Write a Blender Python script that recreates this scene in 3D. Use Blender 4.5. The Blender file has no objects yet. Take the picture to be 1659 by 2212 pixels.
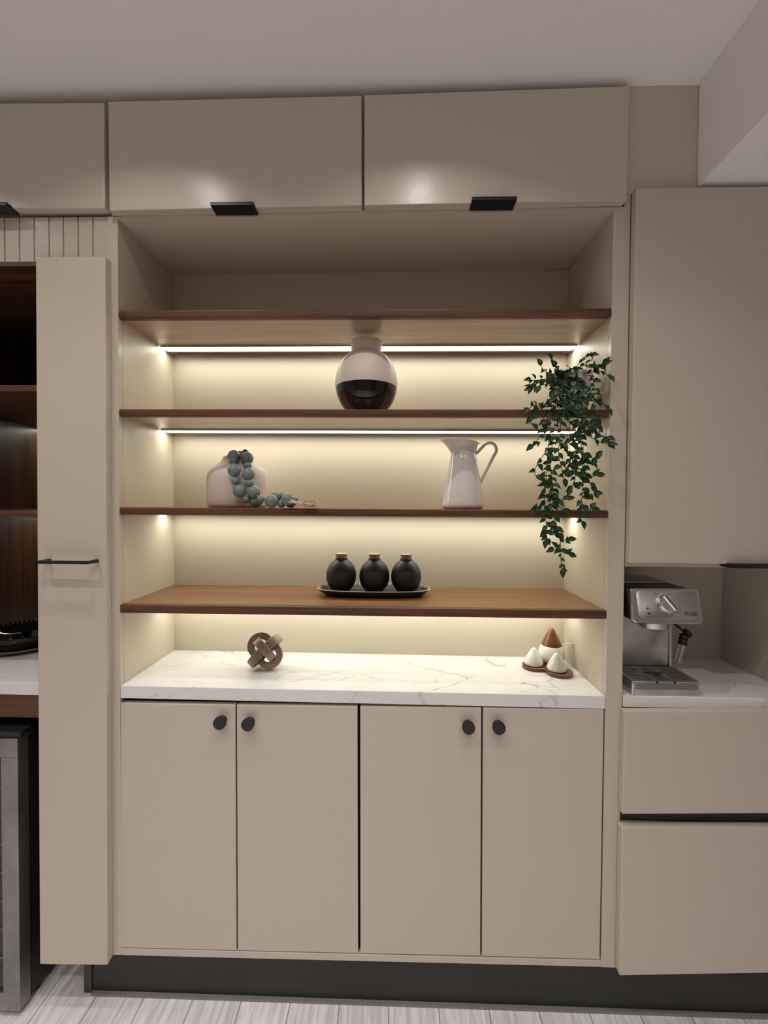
import bpy, bmesh, math, random
from mathutils import Vector, Matrix
PI = math.pi
C = bpy.context.scene.collection
SC = bpy.context.scene
# ------------------------------------------------------------------ camera
H = 1.52                       # eye height above the floor
YAW, PIT, ROL, FPX, CX, DD = -0.024087, -0.019336, 0.006424, 919.185, 0.80605, 1.22774
fw = Vector((math.sin(YAW)*math.cos(PIT), math.cos(YAW)*math.cos(PIT), math.sin(PIT)))
rt0 = Vector((math.cos(YAW), -math.sin(YAW), 0)); up0 = rt0.cross(fw)
rt = rt0*math.cos(ROL) + up0*math.sin(ROL); up = -rt0*math.sin(ROL) + up0*math.cos(ROL)
CAMP = Vector((CX, -DD, H))
cam = bpy.data.cameras.new('camera'); camo = bpy.data.objects.new('camera', cam); C.objects.link(camo)
camo.matrix_world = Matrix.Translation(CAMP) @ Matrix((rt, up, -fw)).transposed().to_4x4()
cam.sensor_fit = 'VERTICAL'; cam.sensor_height = 24.0; cam.lens = FPX/2212*24.0
cam.clip_start = .02
SC.camera = camo
def at(u, v, Y):               # point measured in the photograph -> point on the vertical plane at depth Y
    d = fw + rt*((u-829.5)/FPX) - up*((v-1106)/FPX)
    return CAMP + d*((Y+DD)/d.y)
def zz(r): return r + H
# ------------------------------------------------------------------ light and exposure
SC.view_settings.view_transform = 'Standard'; SC.view_settings.look = 'None'
SC.view_settings.exposure = 0.0; SC.view_settings.gamma = 1.0; SC.view_settings.use_curve_mapping = False
try:
    SC.cycles.max_bounces = 10; SC.cycles.diffuse_bounces = 6; SC.cycles.use_denoising = True
    SC.cycles.sample_clamp_indirect = 6
except Exception: pass
w = bpy.data.worlds.new('world'); SC.world = w; w.use_nodes = True
w.node_tree.nodes['Background'].inputs[0].default_value = (1, .9, .8, 1)
w.node_tree.nodes['Background'].inputs[1].default_value = 0.0
ROOM_COL = (1.0, .945, .895); LED_COL = (1.0, .985, .855); LED_STRENGTH = 15.5
CEIL = zz(1.172)
def downlight(x, y, power, col=ROOM_COL, spread=115):
    l = bpy.data.lights.new('downlight', 'AREA'); l.shape = 'DISK'; l.size = .042; l.energy = power
    l.color = col; l.spread = math.radians(spread)
    o = bpy.data.objects.new('downlight', l); C.objects.link(o); o.location = (x, y, CEIL-.006)
for x in (-.68, .12, .89): downlight(x, -.43, 2.0, spread=125)
for x in (-.35, .50, 1.30): downlight(x, -.84, 3.1, spread=115)
for x in (-1.0, .3, 1.38): downlight(x, -1.75, 6.4, spread=108)
for x in (-1.0, .3, 1.38): downlight(x, -2.75, 7.8, spread=108)
# ------------------------------------------------------------------ materials
def mat(name, col, rough=.5, metal=0, spec=.5, bump=0, bscale=200, coat=0, var=0, vscale=6, aniso=0):
    m = bpy.data.materials.new(name); m.use_nodes = True; nt = m.node_tree; b = nt.nodes['Principled BSDF']
    b.inputs['Base Color'].default_value = (*col, 1); b.inputs['Roughness'].default_value = rough
    b.inputs['Metallic'].default_value = metal; b.inputs['Specular IOR Level'].default_value = spec
    b.inputs['Coat Weight'].default_value = coat; b.inputs['Anisotropic'].default_value = aniso
    tc = nt.nodes.new('ShaderNodeTexCoord')
    if bump:
        n = nt.nodes.new('ShaderNodeTexNoise'); n.inputs['Scale'].default_value = bscale; n.inputs['Detail'].default_value = 3
        bp = nt.nodes.new('ShaderNodeBump'); bp.inputs['Strength'].default_value = bump; bp.inputs['Distance'].default_value = .002
        nt.links.new(tc.outputs['Object'], n.inputs['Vector']); nt.links.new(n.outputs[0], bp.inputs['Height']); nt.links.new(bp.outputs[0], b.inputs['Normal'])
    if var:
        n = nt.nodes.new('ShaderNodeTexNoise'); n.inputs['Scale'].default_value = vscale; n.inputs['Detail'].default_value = 5
        r = nt.nodes.new('ShaderNodeValToRGB')
        r.color_ramp.elements[0].position = .3; r.color_ramp.elements[1].position = .7
        r.color_ramp.elements[0].color = (*[c*(1-var) for c in col], 1); r.color_ramp.elements[1].color = (*[min(1, c*(1+var)) for c in col], 1)
        nt.links.new(tc.outputs['Object'], n.inputs['Vector']); nt.links.new(n.outputs[0], r.inputs[0]); nt.links.new(r.outputs[0], b.inputs['Base Color'])
    return m
def wood(name, dark, light, rough=.35, axis=0, scale=1.0, coat=.15):
    m = bpy.data.materials.new(name); m.use_nodes = True; nt = m.node_tree; b = nt.nodes['Principled BSDF']; L = nt.links.new
    tc = nt.nodes.new('ShaderNodeTexCoord'); mp = nt.nodes.new('ShaderNodeMapping')
    s = [38*scale]*3; s[axis] = 1.6*scale; mp.inputs['Scale'].default_value = s
    L(tc.outputs['Object'], mp.inputs['Vector'])
    n1 = nt.nodes.new('ShaderNodeTexNoise'); n1.inputs['Scale'].default_value = 1.0; n1.inputs['Detail'].default_value = 7; n1.inputs['Distortion'].default_value = .6
    mp2 = nt.nodes.new('ShaderNodeMapping'); s2 = [260*scale]*3; s2[axis] = 7*scale; mp2.inputs['Scale'].default_value = s2
    L(tc.outputs['Object'], mp2.inputs['Vector'])
    n2 = nt.nodes.new('ShaderNodeTexNoise'); n2.inputs['Scale'].default_value = 1.0; n2.inputs['Detail'].default_value = 3
    L(mp.outputs[0], n1.inputs['Vector']); L(mp2.outputs[0], n2.inputs['Vector'])
    mx = nt.nodes.new('ShaderNodeMath'); mx.operation = 'MULTIPLY_ADD'; L(n1.outputs[0], mx.inputs[0]); mx.inputs[1].default_value = .65
    ml = nt.nodes.new('ShaderNodeMath'); ml.operation = 'MULTIPLY'; L(n2.outputs[0], ml.inputs[0]); ml.inputs[1].default_value = .35
    L(ml.outputs[0], mx.inputs[2])
    r = nt.nodes.new('ShaderNodeValToRGB'); r.color_ramp.elements[0].position = .34; r.color_ramp.elements[1].position = .66
    r.color_ramp.elements[0].color = (*dark, 1); r.color_ramp.elements[1].color = (*light, 1)
    L(mx.outputs[0], r.inputs[0]); L(r.outputs[0], b.inputs['Base Color'])
    bp = nt.nodes.new('ShaderNodeBump'); bp.inputs['Strength'].default_value = .18; bp.inputs['Distance'].default_value = .001
    L(mx.outputs[0], bp.inputs['Height']); L(bp.outputs[0], b.inputs['Normal'])
    b.inputs['Roughness'].default_value = rough; b.inputs['Coat Weight'].default_value = coat; b.inputs['Coat Roughness'].default_value = .2
    return m
def marble(name):
    m = bpy.data.materials.new(name); m.use_nodes = True; nt = m.node_tree; b = nt.nodes['Principled BSDF']; L = nt.links.new
    tc = nt.nodes.new('ShaderNodeTexCoord')
    def vein(scale, loc, rot, width, mlo, mhi, colr):
        mp = nt.nodes.new('ShaderNodeMapping'); mp.inputs['Location'].default_value = loc; mp.inputs['Rotation'].default_value = rot; mp.inputs['Scale'].default_value = (1, 2.0, 1)
        L(tc.outputs['Object'], mp.inputs['Vector'])
        n = nt.nodes.new('ShaderNodeTexNoise'); n.inputs['Scale'].default_value = scale; n.inputs['Detail'].default_value = 8; n.inputs['Roughness'].default_value = .42; n.inputs['Distortion'].default_value = .5
        L(mp.outputs[0], n.inputs['Vector'])
        s = nt.nodes.new('ShaderNodeMath'); s.operation = 'SUBTRACT'; L(n.outputs[0], s.inputs[0]); s.inputs[1].default_value = .5
        a = nt.nodes.new('ShaderNodeMath'); a.operation = 'ABSOLUTE'; L(s.outputs[0], a.inputs[0])
        mr = nt.nodes.new('ShaderNodeMapRange'); L(a.outputs[0], mr.inputs[0]); mr.inputs[1].default_value = 0; mr.inputs[2].default_value = width; mr.inputs[3].default_value = 1; mr.inputs[4].default_value = 0
        k = nt.nodes.new('ShaderNodeTexNoise'); k.inputs['Scale'].default_value = 2.6; L(mp.outputs[0], k.inputs['Vector'])
        mk = nt.nodes.new('ShaderNodeMapRange'); L(k.outputs[0], mk.inputs[0]); mk.inputs[1].default_value = mlo; mk.inputs[2].default_value = mhi
        mu = nt.nodes.new('ShaderNodeMath'); mu.operation = 'MULTIPLY'; L(mr.outputs[0], mu.inputs[0]); L(mk.outputs[0], mu.inputs[1])
        mv = nt.nodes.new('ShaderNodeMath'); mv.operation = 'MULTIPLY'; L(mu.outputs[0], mv.inputs[0]); mv.inputs[1].default_value = colr
        return mv
    v1 = vein(2.2, (3.1, 1.2, 0), (0, 0, .6), .010, .42, .56, .55)
    v2 = vein(3.6, (8.1, 5.2, 2), (0, 0, -.5), .006, .45, .6, .4)
    v3 = vein(1.8, (3.1, 1.2, 0), (0, 0, .6), .08, .4, .62, .10)
    ad = nt.nodes.new('ShaderNodeMath'); ad.operation = 'ADD'; L(v1.outputs[0], ad.inputs[0]); L(v2.outputs[0], ad.inputs[1])
    ae = nt.nodes.new('ShaderNodeMath'); ae.operation = 'ADD'; ae.use_clamp = True; L(ad.outputs[0], ae.inputs[0]); L(v3.outputs[0], ae.inputs[1])
    mi = nt.nodes.new('ShaderNodeMix'); mi.data_type = 'RGBA'; L(ae.outputs[0], mi.inputs['Factor'])
    mi.inputs['A'].default_value = (.74, .73, .715, 1); mi.inputs['B'].default_value = (.28, .25, .21, 1)
    L(mi.outputs['Result'], b.inputs['Base Color']); b.inputs['Roughness'].default_value = .16
    return m
def laminate(name):
    m = bpy.data.materials.new(name); m.use_nodes = True; nt = m.node_tree; b = nt.nodes['Principled BSDF']; L = nt.links.new
    tc = nt.nodes.new('ShaderNodeTexCoord'); mp = nt.nodes.new('ShaderNodeMapping'); mp.inputs['Rotation'].default_value = (0, 0, PI/2); L(tc.outputs['Object'], mp.inputs['Vector'])
    br = nt.nodes.new('ShaderNodeTexBrick'); L(mp.outputs[0], br.inputs['Vector'])
    br.inputs['Color1'].default_value = (.86, .835, .86, 1); br.inputs['Color2'].default_value = (.76, .735, .76, 1); br.inputs['Mortar'].default_value = (.2, .19, .18, 1)
    br.inputs['Scale'].default_value = 1; br.inputs['Brick Width'].default_value = 1.2; br.inputs['Row Height'].default_value = .15; br.inputs['Mortar Size'].default_value = .0012
    mp2 = nt.nodes.new('ShaderNodeMapping'); mp2.inputs['Scale'].default_value = (70, 5, 1); L(tc.outputs['Object'], mp2.inputs['Vector'])
    n = nt.nodes.new('ShaderNodeTexNoise'); n.inputs['Scale'].default_value = 1; n.inputs['Detail'].default_value = 8; n.inputs['Distortion'].default_value = 1; L(mp2.outputs[0], n.inputs['Vector'])
    r = nt.nodes.new('ShaderNodeValToRGB'); r.color_ramp.elements[0].position = .35; r.color_ramp.elements[1].position = .6
    r.color_ramp.elements[0].color = (.74, .73, .72, 1); r.color_ramp.elements[1].color = (1, 1, 1, 1); L(n.outputs[0], r.inputs[0])
    mi = nt.nodes.new('ShaderNodeMix'); mi.data_type = 'RGBA'; mi.blend_type = 'MULTIPLY'; mi.inputs['Factor'].default_value = 1
    L(br.outputs['Color'], mi.inputs['A']); L(r.outputs[0], mi.inputs['B']); L(mi.outputs['Result'], b.inputs['Base Color'])
    b.inputs['Roughness'].default_value = .42
    return m
def leafmat():
    m = bpy.data.materials.new('leaf_green'); m.use_nodes = True; nt = m.node_tree; b = nt.nodes['Principled BSDF']; L = nt.links.new
    at_ = nt.nodes.new('ShaderNodeUVMap'); at_.uv_map = 'leaf'
    sp = nt.nodes.new('ShaderNodeSeparateXYZ'); L(at_.outputs[0], sp.inputs[0])
    r = nt.nodes.new('ShaderNodeValToRGB'); e = r.color_ramp.elements
    e[0].position = 0; e[0].color = (.06, .12, .045, 1); e[1].position = 1; e[1].color = (.028, .085, .022, 1)
    a = e.new(.16); a.color = (.012, .040, .011, 1); a2 = e.new(.85); a2.color = (.010, .034, .010, 1)
    L(sp.outputs[0], r.inputs[0]); L(r.outputs[0], b.inputs['Base Color']); b.inputs['Roughness'].default_value = .5; b.inputs['Specular IOR Level'].default_value = .28
    return m
PAINT = mat('greige_paint', (.55, .487, .405), .31, spec=.42, bump=.14, bscale=70)
PAINT_IN = mat('greige_interior_paint', (.565, .508, .400), .42, bump=.12, bscale=120)
CEILM = mat('ceiling_paint', (.88, .86, .84), .85, bump=.15, bscale=60)
WALLM = mat('wall_paint', (.72, .69, .66), .8, bump=.1, bscale=60)
WALLR = mat('rear_wall_paint', (.22, .20, .18), .8, bump=.1, bscale=60)
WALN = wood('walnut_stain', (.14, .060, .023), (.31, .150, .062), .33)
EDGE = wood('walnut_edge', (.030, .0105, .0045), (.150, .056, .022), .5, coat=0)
PALE_WOOD = wood('pale_wood', (.21, .145, .105), (.40, .30, .22), .30)
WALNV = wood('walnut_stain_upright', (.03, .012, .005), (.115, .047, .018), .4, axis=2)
WALND = wood('walnut_stain_depth', (.05, .019, .008), (.17, .068, .026), .4, axis=1)
TEAK = wood('teak', (.11, .030, .012), (.22, .070, .028), .35, scale=1.4)
KNOTW = mat('weathered_stone', (.27, .205, .15), .55, var=.28, vscale=22, bump=.2, bscale=150)
MARB = marble('white_marble')
LAM = laminate('grey_laminate')
BLACK = mat('black_metal', (.012, .012, .014), .38, spec=.4)
BLACKM = mat('black_matt_ceramic', (.012, .011, .012), .48, bump=.35, bscale=420)
BLACKG = mat('black_gloss_glaze', (.006, .005, .005), .06)
TOE = mat('dark_plinth', (.018, .019, .017), .5)
CAVITY = mat('dark_cavity', (.006, .006, .006), .8)
ALU = mat('aluminium', (.55, .55, .55), .35, metal=1)
STEEL = mat('brushed_steel', (.60, .585, .57), .26, metal=1, bump=.05, bscale=300)
STEELW = mat('worn_steel', (.64, .62, .60), .34, metal=1, var=.18, vscale=14)
CHROME = mat('chrome', (.8, .8, .8), .06, metal=1)
CLAY = mat('pale_stoneware', (.60, .515, .46), .62, bump=.2, bscale=300)
CREAM = mat('cream_glaze', (.62, .535, .46), .5, bump=.12, bscale=300)
ENAMEL = mat('white_enamel', (.66, .63, .60), .10)
PORC = mat('white_porcelain', (.80, .77, .71), .09)
POTM = mat('white_pot', (.72, .70, .67), .4)
SOIL = mat('soil', (.03, .022, .015), .9)
SAGE = mat('sage_bead_paint', (.145, .185, .165), .42, bump=.08, bscale=200)
JUTE = mat('jute', (.66, .50, .35), .85, var=.25, vscale=60)
CORK = mat('cork', (.50, .30, .165), .8, var=.3, vscale=120)
CORKS = mat('cork_side', (.27, .185, .10), .85, var=.3, vscale=120)
IVORY = mat('ivory_mark', (.62, .54, .44), .5)
TAN = mat('tan_ceramic', (.30, .20, .13), .4)
GLASS_D = mat('dark_glass', (.012, .014, .018), .05)
REFLECT_G = mat('reflection_grey', (.10, .11, .12), .3)
STEM = mat('vine_stem', (.016, .030, .014), .6)
LEAF = leafmat()
LED = bpy.data.materials.new('led_diffuser'); LED.use_nodes = True
_b = LED.node_tree.nodes['Principled BSDF']; _b.inputs['Emission Color'].default_value = (*LED_COL, 1); _b.inputs['Emission Strength'].default_value = LED_STRENGTH
_b.inputs['Base Color'].default_value = (.8, .8, .75, 1)
# ------------------------------------------------------------------ helpers
class MB:
    def __init__(s): s.bm = bmesh.new()
    def box(s, x0, x1, y0, y1, z0, z1):
        return s.hexa([(x0,y0,z0),(x1,y0,z0),(x1,y0,z1),(x0,y0,z1)], [(x0,y1,z0),(x1,y1,z0),(x1,y1,z1),(x0,y1,z1)])
    def hexa(s, f, b):         # front quad (bl br tr tl), back quad
        v = [s.bm.verts.new(p) for p in list(f)+list(b)]
        for q in ((0,1,2,3),(7,6,5,4),(4,5,1,0),(3,2,6,7),(4,0,3,7),(1,5,6,2)): s.bm.faces.new([v[i] for i in q])
        return s
    def panel(s, tl, tr, br, bl, Y, th):   # a slab whose front face corners were measured at depth Y
        f = [at(*bl, Y), at(*br, Y), at(*tr, Y), at(*tl, Y)]
        return s.hexa(f, [(p.x, Y+th, p.z) for p in f])
    def lathe(s, prof, c=(0,0,0), n=48, rot=None, cap=True):
        c = Vector(c); rings = []
        for r, z in prof:
            ring = []
            for i in range(n):
                a = 2*PI*i/n; p = Vector((r*math.cos(a), r*math.sin(a), z))
                if rot is not None: p = rot @ p
                ring.append(s.bm.verts.new(c+p))
            rings.append(ring)
        for a, b in zip(rings, rings[1:]):
            for i in range(n): s.bm.faces.new((a[i], a[(i+1)%n], b[(i+1)%n], b[i]))
        if cap:
            s.bm.faces.new(rings[0][::-1]); s.bm.faces.new(rings[-1])
        return s
    def loft(s, rings, cap=True, closed=True):
        R = [[s.bm.verts.new(p) for p in r] for r in rings]; n = len(R[0])
        for a, b in zip(R, R[1:]):
            for i in range(n if closed else n-1): s.bm.faces.new((a[i], a[(i+1)%n], b[(i+1)%n], b[i]))
        if cap: s.bm.faces.new(R[0][::-1]); s.bm.faces.new(R[-1])
        return s
    def tube(s, pts, r, n=8, flat=1.0, cap=True):
        pts = [Vector(p) for p in pts]; rings = []; prev = None
        for i, p in enumerate(pts):
            t = (pts[min(i+1, len(pts)-1)]-pts[max(i-1, 0)]).normalized()
            if prev is None:
                a = Vector((0,1,0)) if abs(t.y) < .9 else Vector((1,0,0))
                prev = a
            u = (prev - t*prev.dot(t)).normalized(); v = t.cross(u); prev = u
            rr = r[i] if isinstance(r, (list, tuple)) else r
            rings.append([p + u*math.cos(2*PI*k/n)*rr*flat + v*math.sin(2*PI*k/n)*rr for k in range(n)])
        return s.loft(rings, cap)
    def sphere(s, c, r, seg=24, sx=1, sy=1, sz=1):
        m = Matrix.Translation(c) @ Matrix.Diagonal((sx, sy, sz, 1))
        bmesh.ops.create_uvsphere(s.bm, u_segments=seg, v_segments=seg*2//3, radius=r, matrix=m); return s
    def prism(s, pts, z0, z1):  # outline (x,y) extruded in z
        return s.loft([[(x, y, z0) for x, y in pts], [(x, y, z1) for x, y in pts]])
    def build(s, name, m, parent=None, bevel=0, smooth=False, seg=2, M=None):
        bm = s.bm; bmesh.ops.recalc_face_normals(bm, faces=bm.faces)
        if M is not None: bm.transform(M)
        me = bpy.data.meshes.new(name)
        if parent is None:     # origin at the base of the thing
            lo = [min(v.co[i] for v in bm.verts) for i in range(3)]; hi = [max(v.co[i] for v in bm.verts) for i in range(3)]
            org = Vector(((lo[0]+hi[0])/2, (lo[1]+hi[1])/2, lo[2]))
        else: org = Vector(parent['org'])
        bm.transform(Matrix.Translation(-org)); bm.to_mesh(me); bm.free()
        me.materials.append(m)
        o = bpy.data.objects.new(name, me); C.objects.link(o)
        if parent is None: o.location = org; o['org'] = tuple(org)
        else: o.parent = parent; o['org'] = tuple(org)
        if bevel:
            b = o.modifiers.new('bevel', 'BEVEL'); b.width = bevel; b.segments = seg; b.limit_method = 'ANGLE'; b.angle_limit = math.radians(40)
        if smooth:
            for p in me.polygons: p.use_smooth = True
            if smooth != 'all':
                e = me.attributes.new('sharp_edge', 'BOOLEAN', 'EDGE') if 'sharp_edge' not in me.attributes else me.attributes['sharp_edge']
                bm2 = bmesh.new(); bm2.from_mesh(me); vals = []
                for ed in bm2.edges:
                    vals.append(len(ed.link_faces) == 2 and ed.calc_face_angle(0) > math.radians(42))
                bm2.free(); e.data.foreach_set('value', vals)
        return o
def tag(o, label=None, cat=None, group=None, kind=None):
    if label: o['label'] = label
    if cat: o['category'] = cat
    if group: o['group'] = group
    if kind: o['kind'] = kind
    return o
def thing(name, loc, label, cat, group=None):
    o = bpy.data.objects.new(name, None); C.objects.link(o); o.location = loc; o['org'] = tuple(loc); o.empty_display_size = .05
    return tag(o, label, cat, group)
def struct(name, mb, m, **k):
    return tag(mb.build(name, m, **k), kind='structure')
def dup(root, loc, rz=0, label=None):
    def cp(o, par):
        c = o.copy(); C.objects.link(c)
        if par is not None: c.parent = par
        for ch in list(o.children): cp(ch, c)
        return c
    r = cp(root, None); r.location = loc; r.rotation_euler = (0, 0, rz); r['org'] = tuple(loc)
    if label: r['label'] = label
    return r
W = 1.417; BK = .309; T = -.025
# ------------------------------------------------------------------ the room
struct('floor', MB().box(-2.6, 3.6, -3.6, .9, -.05, 0), LAM)
struct('ceiling', MB().box(-2.6, 3.6, -3.6, .9, CEIL, CEIL+.05), CEILM)
struct('wall_back', MB().box(-2.6, 3.6, .72, .9, 0, CEIL), WALLM)
struct('wall_rear', MB().box(-2.6, 3.6, -3.7, -3.6, 0, CEIL), WALLR)
struct('wall_left', MB().box(-2.7, -2.6, -3.6, .9, 0, CEIL), WALLM)
struct('wall_right', MB().box(3.6, 3.7, -3.6, .9, 0, CEIL), WALLM)
struct('trim_1', MB().box(1.645, 2.5, -3.6, .0, zz(.889), CEIL), CEILM, bevel=.003)       # dropped beam
struct('trim_2', MB().box(1.4475, 2.5, .001, .03, zz(.8745), CEIL), PAINT)                # filler panel under the ceiling
struct('baseboard_rear', MB().box(-2.6, 3.6, -3.6, -3.585, 0, .1), PAINT)
# ------------------------------------------------------------------ central shelving cabinet
sc_ = thing('shelving_cabinet', (W/2, .15, .16), 'tall built-in greige cabinet with a lit open niche above four flush doors', 'cabinet')
zb = zz(-1.355)
# frame
m = MB(); m.box(-.034, 0, 0, .02, zb, zz(.826)); m.build('left_stile', PAINT, sc_, bevel=.0012)
m = MB(); m.box(W, 1.4640, 0, .02, zz(-1.3450), zz(.8735)); m.build('right_stile', PAINT, sc_, bevel=.0012)
m = MB(); m.box(-.018, 0, .0205, BK, zz(-.585), zz(.83)); m.build('side_panel', PAINT_IN, sc_)
m = MB(); m.box(W, W+.018, .0205, BK, zz(-.59), zz(.83)); m.build('side_panel', PAINT_IN, sc_)
m = MB(); m.box(-.018, W+.018, BK+.0005, BK+.015, zz(-1.35), zz(.83)); m.build('back_panel', PAINT_IN, sc_)
l0, r0 = at(256, 473, 0), at(1331, 454, 0); l1, r1 = at(375, 594, BK), at(1232, 583, BK)
m = MB(); m.hexa([(.0003, .0, l0.z), (W-.0003, .0, r0.z), (W-.0003, 0, r0.z+.016), (.0003, 0, l0.z+.008)], [(.0003, BK, l1.z), (W-.0003, BK, r1.z), (W-.0003, BK, r1.z+.014), (.0003, BK, l1.z+.008)])
m.build('niche_top', PAINT_IN, sc_)
# bottom rail and carcass behind the doors
pl, pr = at(259, 2049, 0), at(1298, 2075, 0)
m = MB(); m.hexa([(0.0003, 0, at(246,2063,0).z), (W-.0003, 0, at(1329,2090,0).z), (W-.0003, 0, pr.z), (.0003, 0, pl.z)],
                 [(0.0003, .02, at(246,2063,0).z), (W-.0003, .02, at(1329,2090,0).z), (W-.0003, .02, pr.z), (.0003, .02, pl.z)]); m.build('bottom_rail', PAINT, sc_, bevel=.001)
m = MB(); m.box(.001, W-.001, .0235, BK-.002, zz(-1.345), zz(-.5975)); m.build('carcass', CAVITY, sc_)
doors = [((260.5,1519),(508,1523),(510.5,2053.5),(261.5,2047)), ((511.5,1523),(772,1526.5),(773.5,2059.5),(513.5,2053.5)),
         ((778,1526.5),(1040,1529.5),(1037.5,2065.5),(778.5,2059.5)), ((1044,1529.5),(1304.5,1532.5),(1295.5,2072.5),(1041,2065.5))]
knobs = [(473,1564),(534,1567),(1013,1574),(1079,1574.5)]
for q, k in zip(doors, knobs):
    d = MB().panel(*q, 0.0, .021).build('door', PAINT, sc_, bevel=.0018)
    p = at(*k, -.025)
    rot = Matrix.Rotation(PI/2, 3, 'X')
    kb = MB().lathe([(.0135, 0), (.0135, .003), (.0115, .005), (.0115, .010), (.0172, .0135), (.0184, .015), (.0184, .0235), (.0176, .0250), (.0, .0251)], (p.x, 0, p.z), rot=rot, cap=False, n=40)
    tag(kb.build('knob', BLACK, d, smooth=True), 'round matt black knob')
# kickboard running under everything
kx0 = -.118
kk = thing('kickboard', (1, .05, 0), 'long dark recessed kickboard between the greige cabinets and the floor', 'kickboard')
MB().box(kx0, 2.4, .040, .055, .004, zz(-1.3595)).build('board', TOE, kk)
MB().box(kx0-.024, kx0-.0005, .036, .30, 0.004, zz(-1.3600)).build('end_panel', mat('plinth_end', (.035, .034, .028), .5), kk)
MB().box(kx0, 2.4, .030, .0395, 0.0, .008).build('bottom_seal', mat('grey_seal', (.22, .22, .20), .5), kk)
# worktops
def slab(name, x0, x1, y0, y1, zl, zr, th, label):
    m = MB().hexa([(x0,y0,zl-th),(x1,y0,zr-th),(x1,y0,zr),(x0,y0,zl)], [(x0,y1,zl-th),(x1,y1,zr-th),(x1,y1,zr),(x0,y1,zl)])
    return tag(m.build(name, MARB, bevel=.002), label, 'worktop')
CTL, CTR = zz(-.5425), zz(-.5490)
slab('worktop', .0006, W-.0006, .0, BK, CTL, CTR, .0375, 'white veined marble worktop on the four-door cabinet, below the wood shelves')
slab('worktop', 1.4668, 2.30, -.001, BK, zz(-.5465), zz(-.5465), .0335, 'white veined marble worktop under the coffee machine')
slab('worktop', -.752, -.2235, -.0005, .70, zz(-.5375), zz(-.5375), .0375, 'white marble worktop under the black trays above the wine fridge')
# wood shelves with their light strips
names = [('walnut stained shelf, topmost of the four, nothing standing on it', .5573, .5343),
         ('walnut stained shelf holding the two-tone vase and the trailing plant', .2721, .2506),
         ('walnut stained shelf holding the stoneware vase and white pitcher', -.0148, -.0369),
         ('walnut stained shelf holding the tray of three black bottles', -.3018, -.3270)]
for lab, zt, zbm in names:
    zt, zbm = zz(zt), zz(zbm)
    s = MB().box(.0008, W-.0008, .0185, BK-.0006, zbm+.0012, zt).build('shelf', WALN)
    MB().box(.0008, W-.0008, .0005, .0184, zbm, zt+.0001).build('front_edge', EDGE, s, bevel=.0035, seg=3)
    MB().box(.0009, W-.0009, .0186, BK-.0007, zbm, zbm+.0011).build('underside_sheet', PALE_WOOD, s)  # thin sheet of paler wood tone along the shelf underside
    tag(s, lab, 'shelf', 'walnut shelves in the lit niche')
    ch = MB().loft([[(x, .213, zbm-.0002), (x, .213, zbm-.005), (x, .2165, zbm-.005), (x, .2165, zbm-.002), (x, .2535, zbm-.002), (x, .2535, zbm-.006), (x, .262, zbm-.006), (x, .262, zbm-.0002)] for x in (.006, W-.006)])
    c = tag(ch.build('light_channel', ALU, s), 'aluminium light strip channel')
    MB().box(.03, W-.03, .2665, .289, zbm-.0045, zbm-.0002).build('batten', EDGE, c)
    dl = MB().loft([[(x, .217, zbm-.0025), (x, .2175, zbm-.0045), (x, .226, zbm-.0056), (x, .244, zbm-.0056), (x, .2525, zbm-.0045), (x, .253, zbm-.0025)] for x in (.008, W-.008)])
    tag(dl.build('light_diffuser', LED, c), 'glowing white diffuser')
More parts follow.
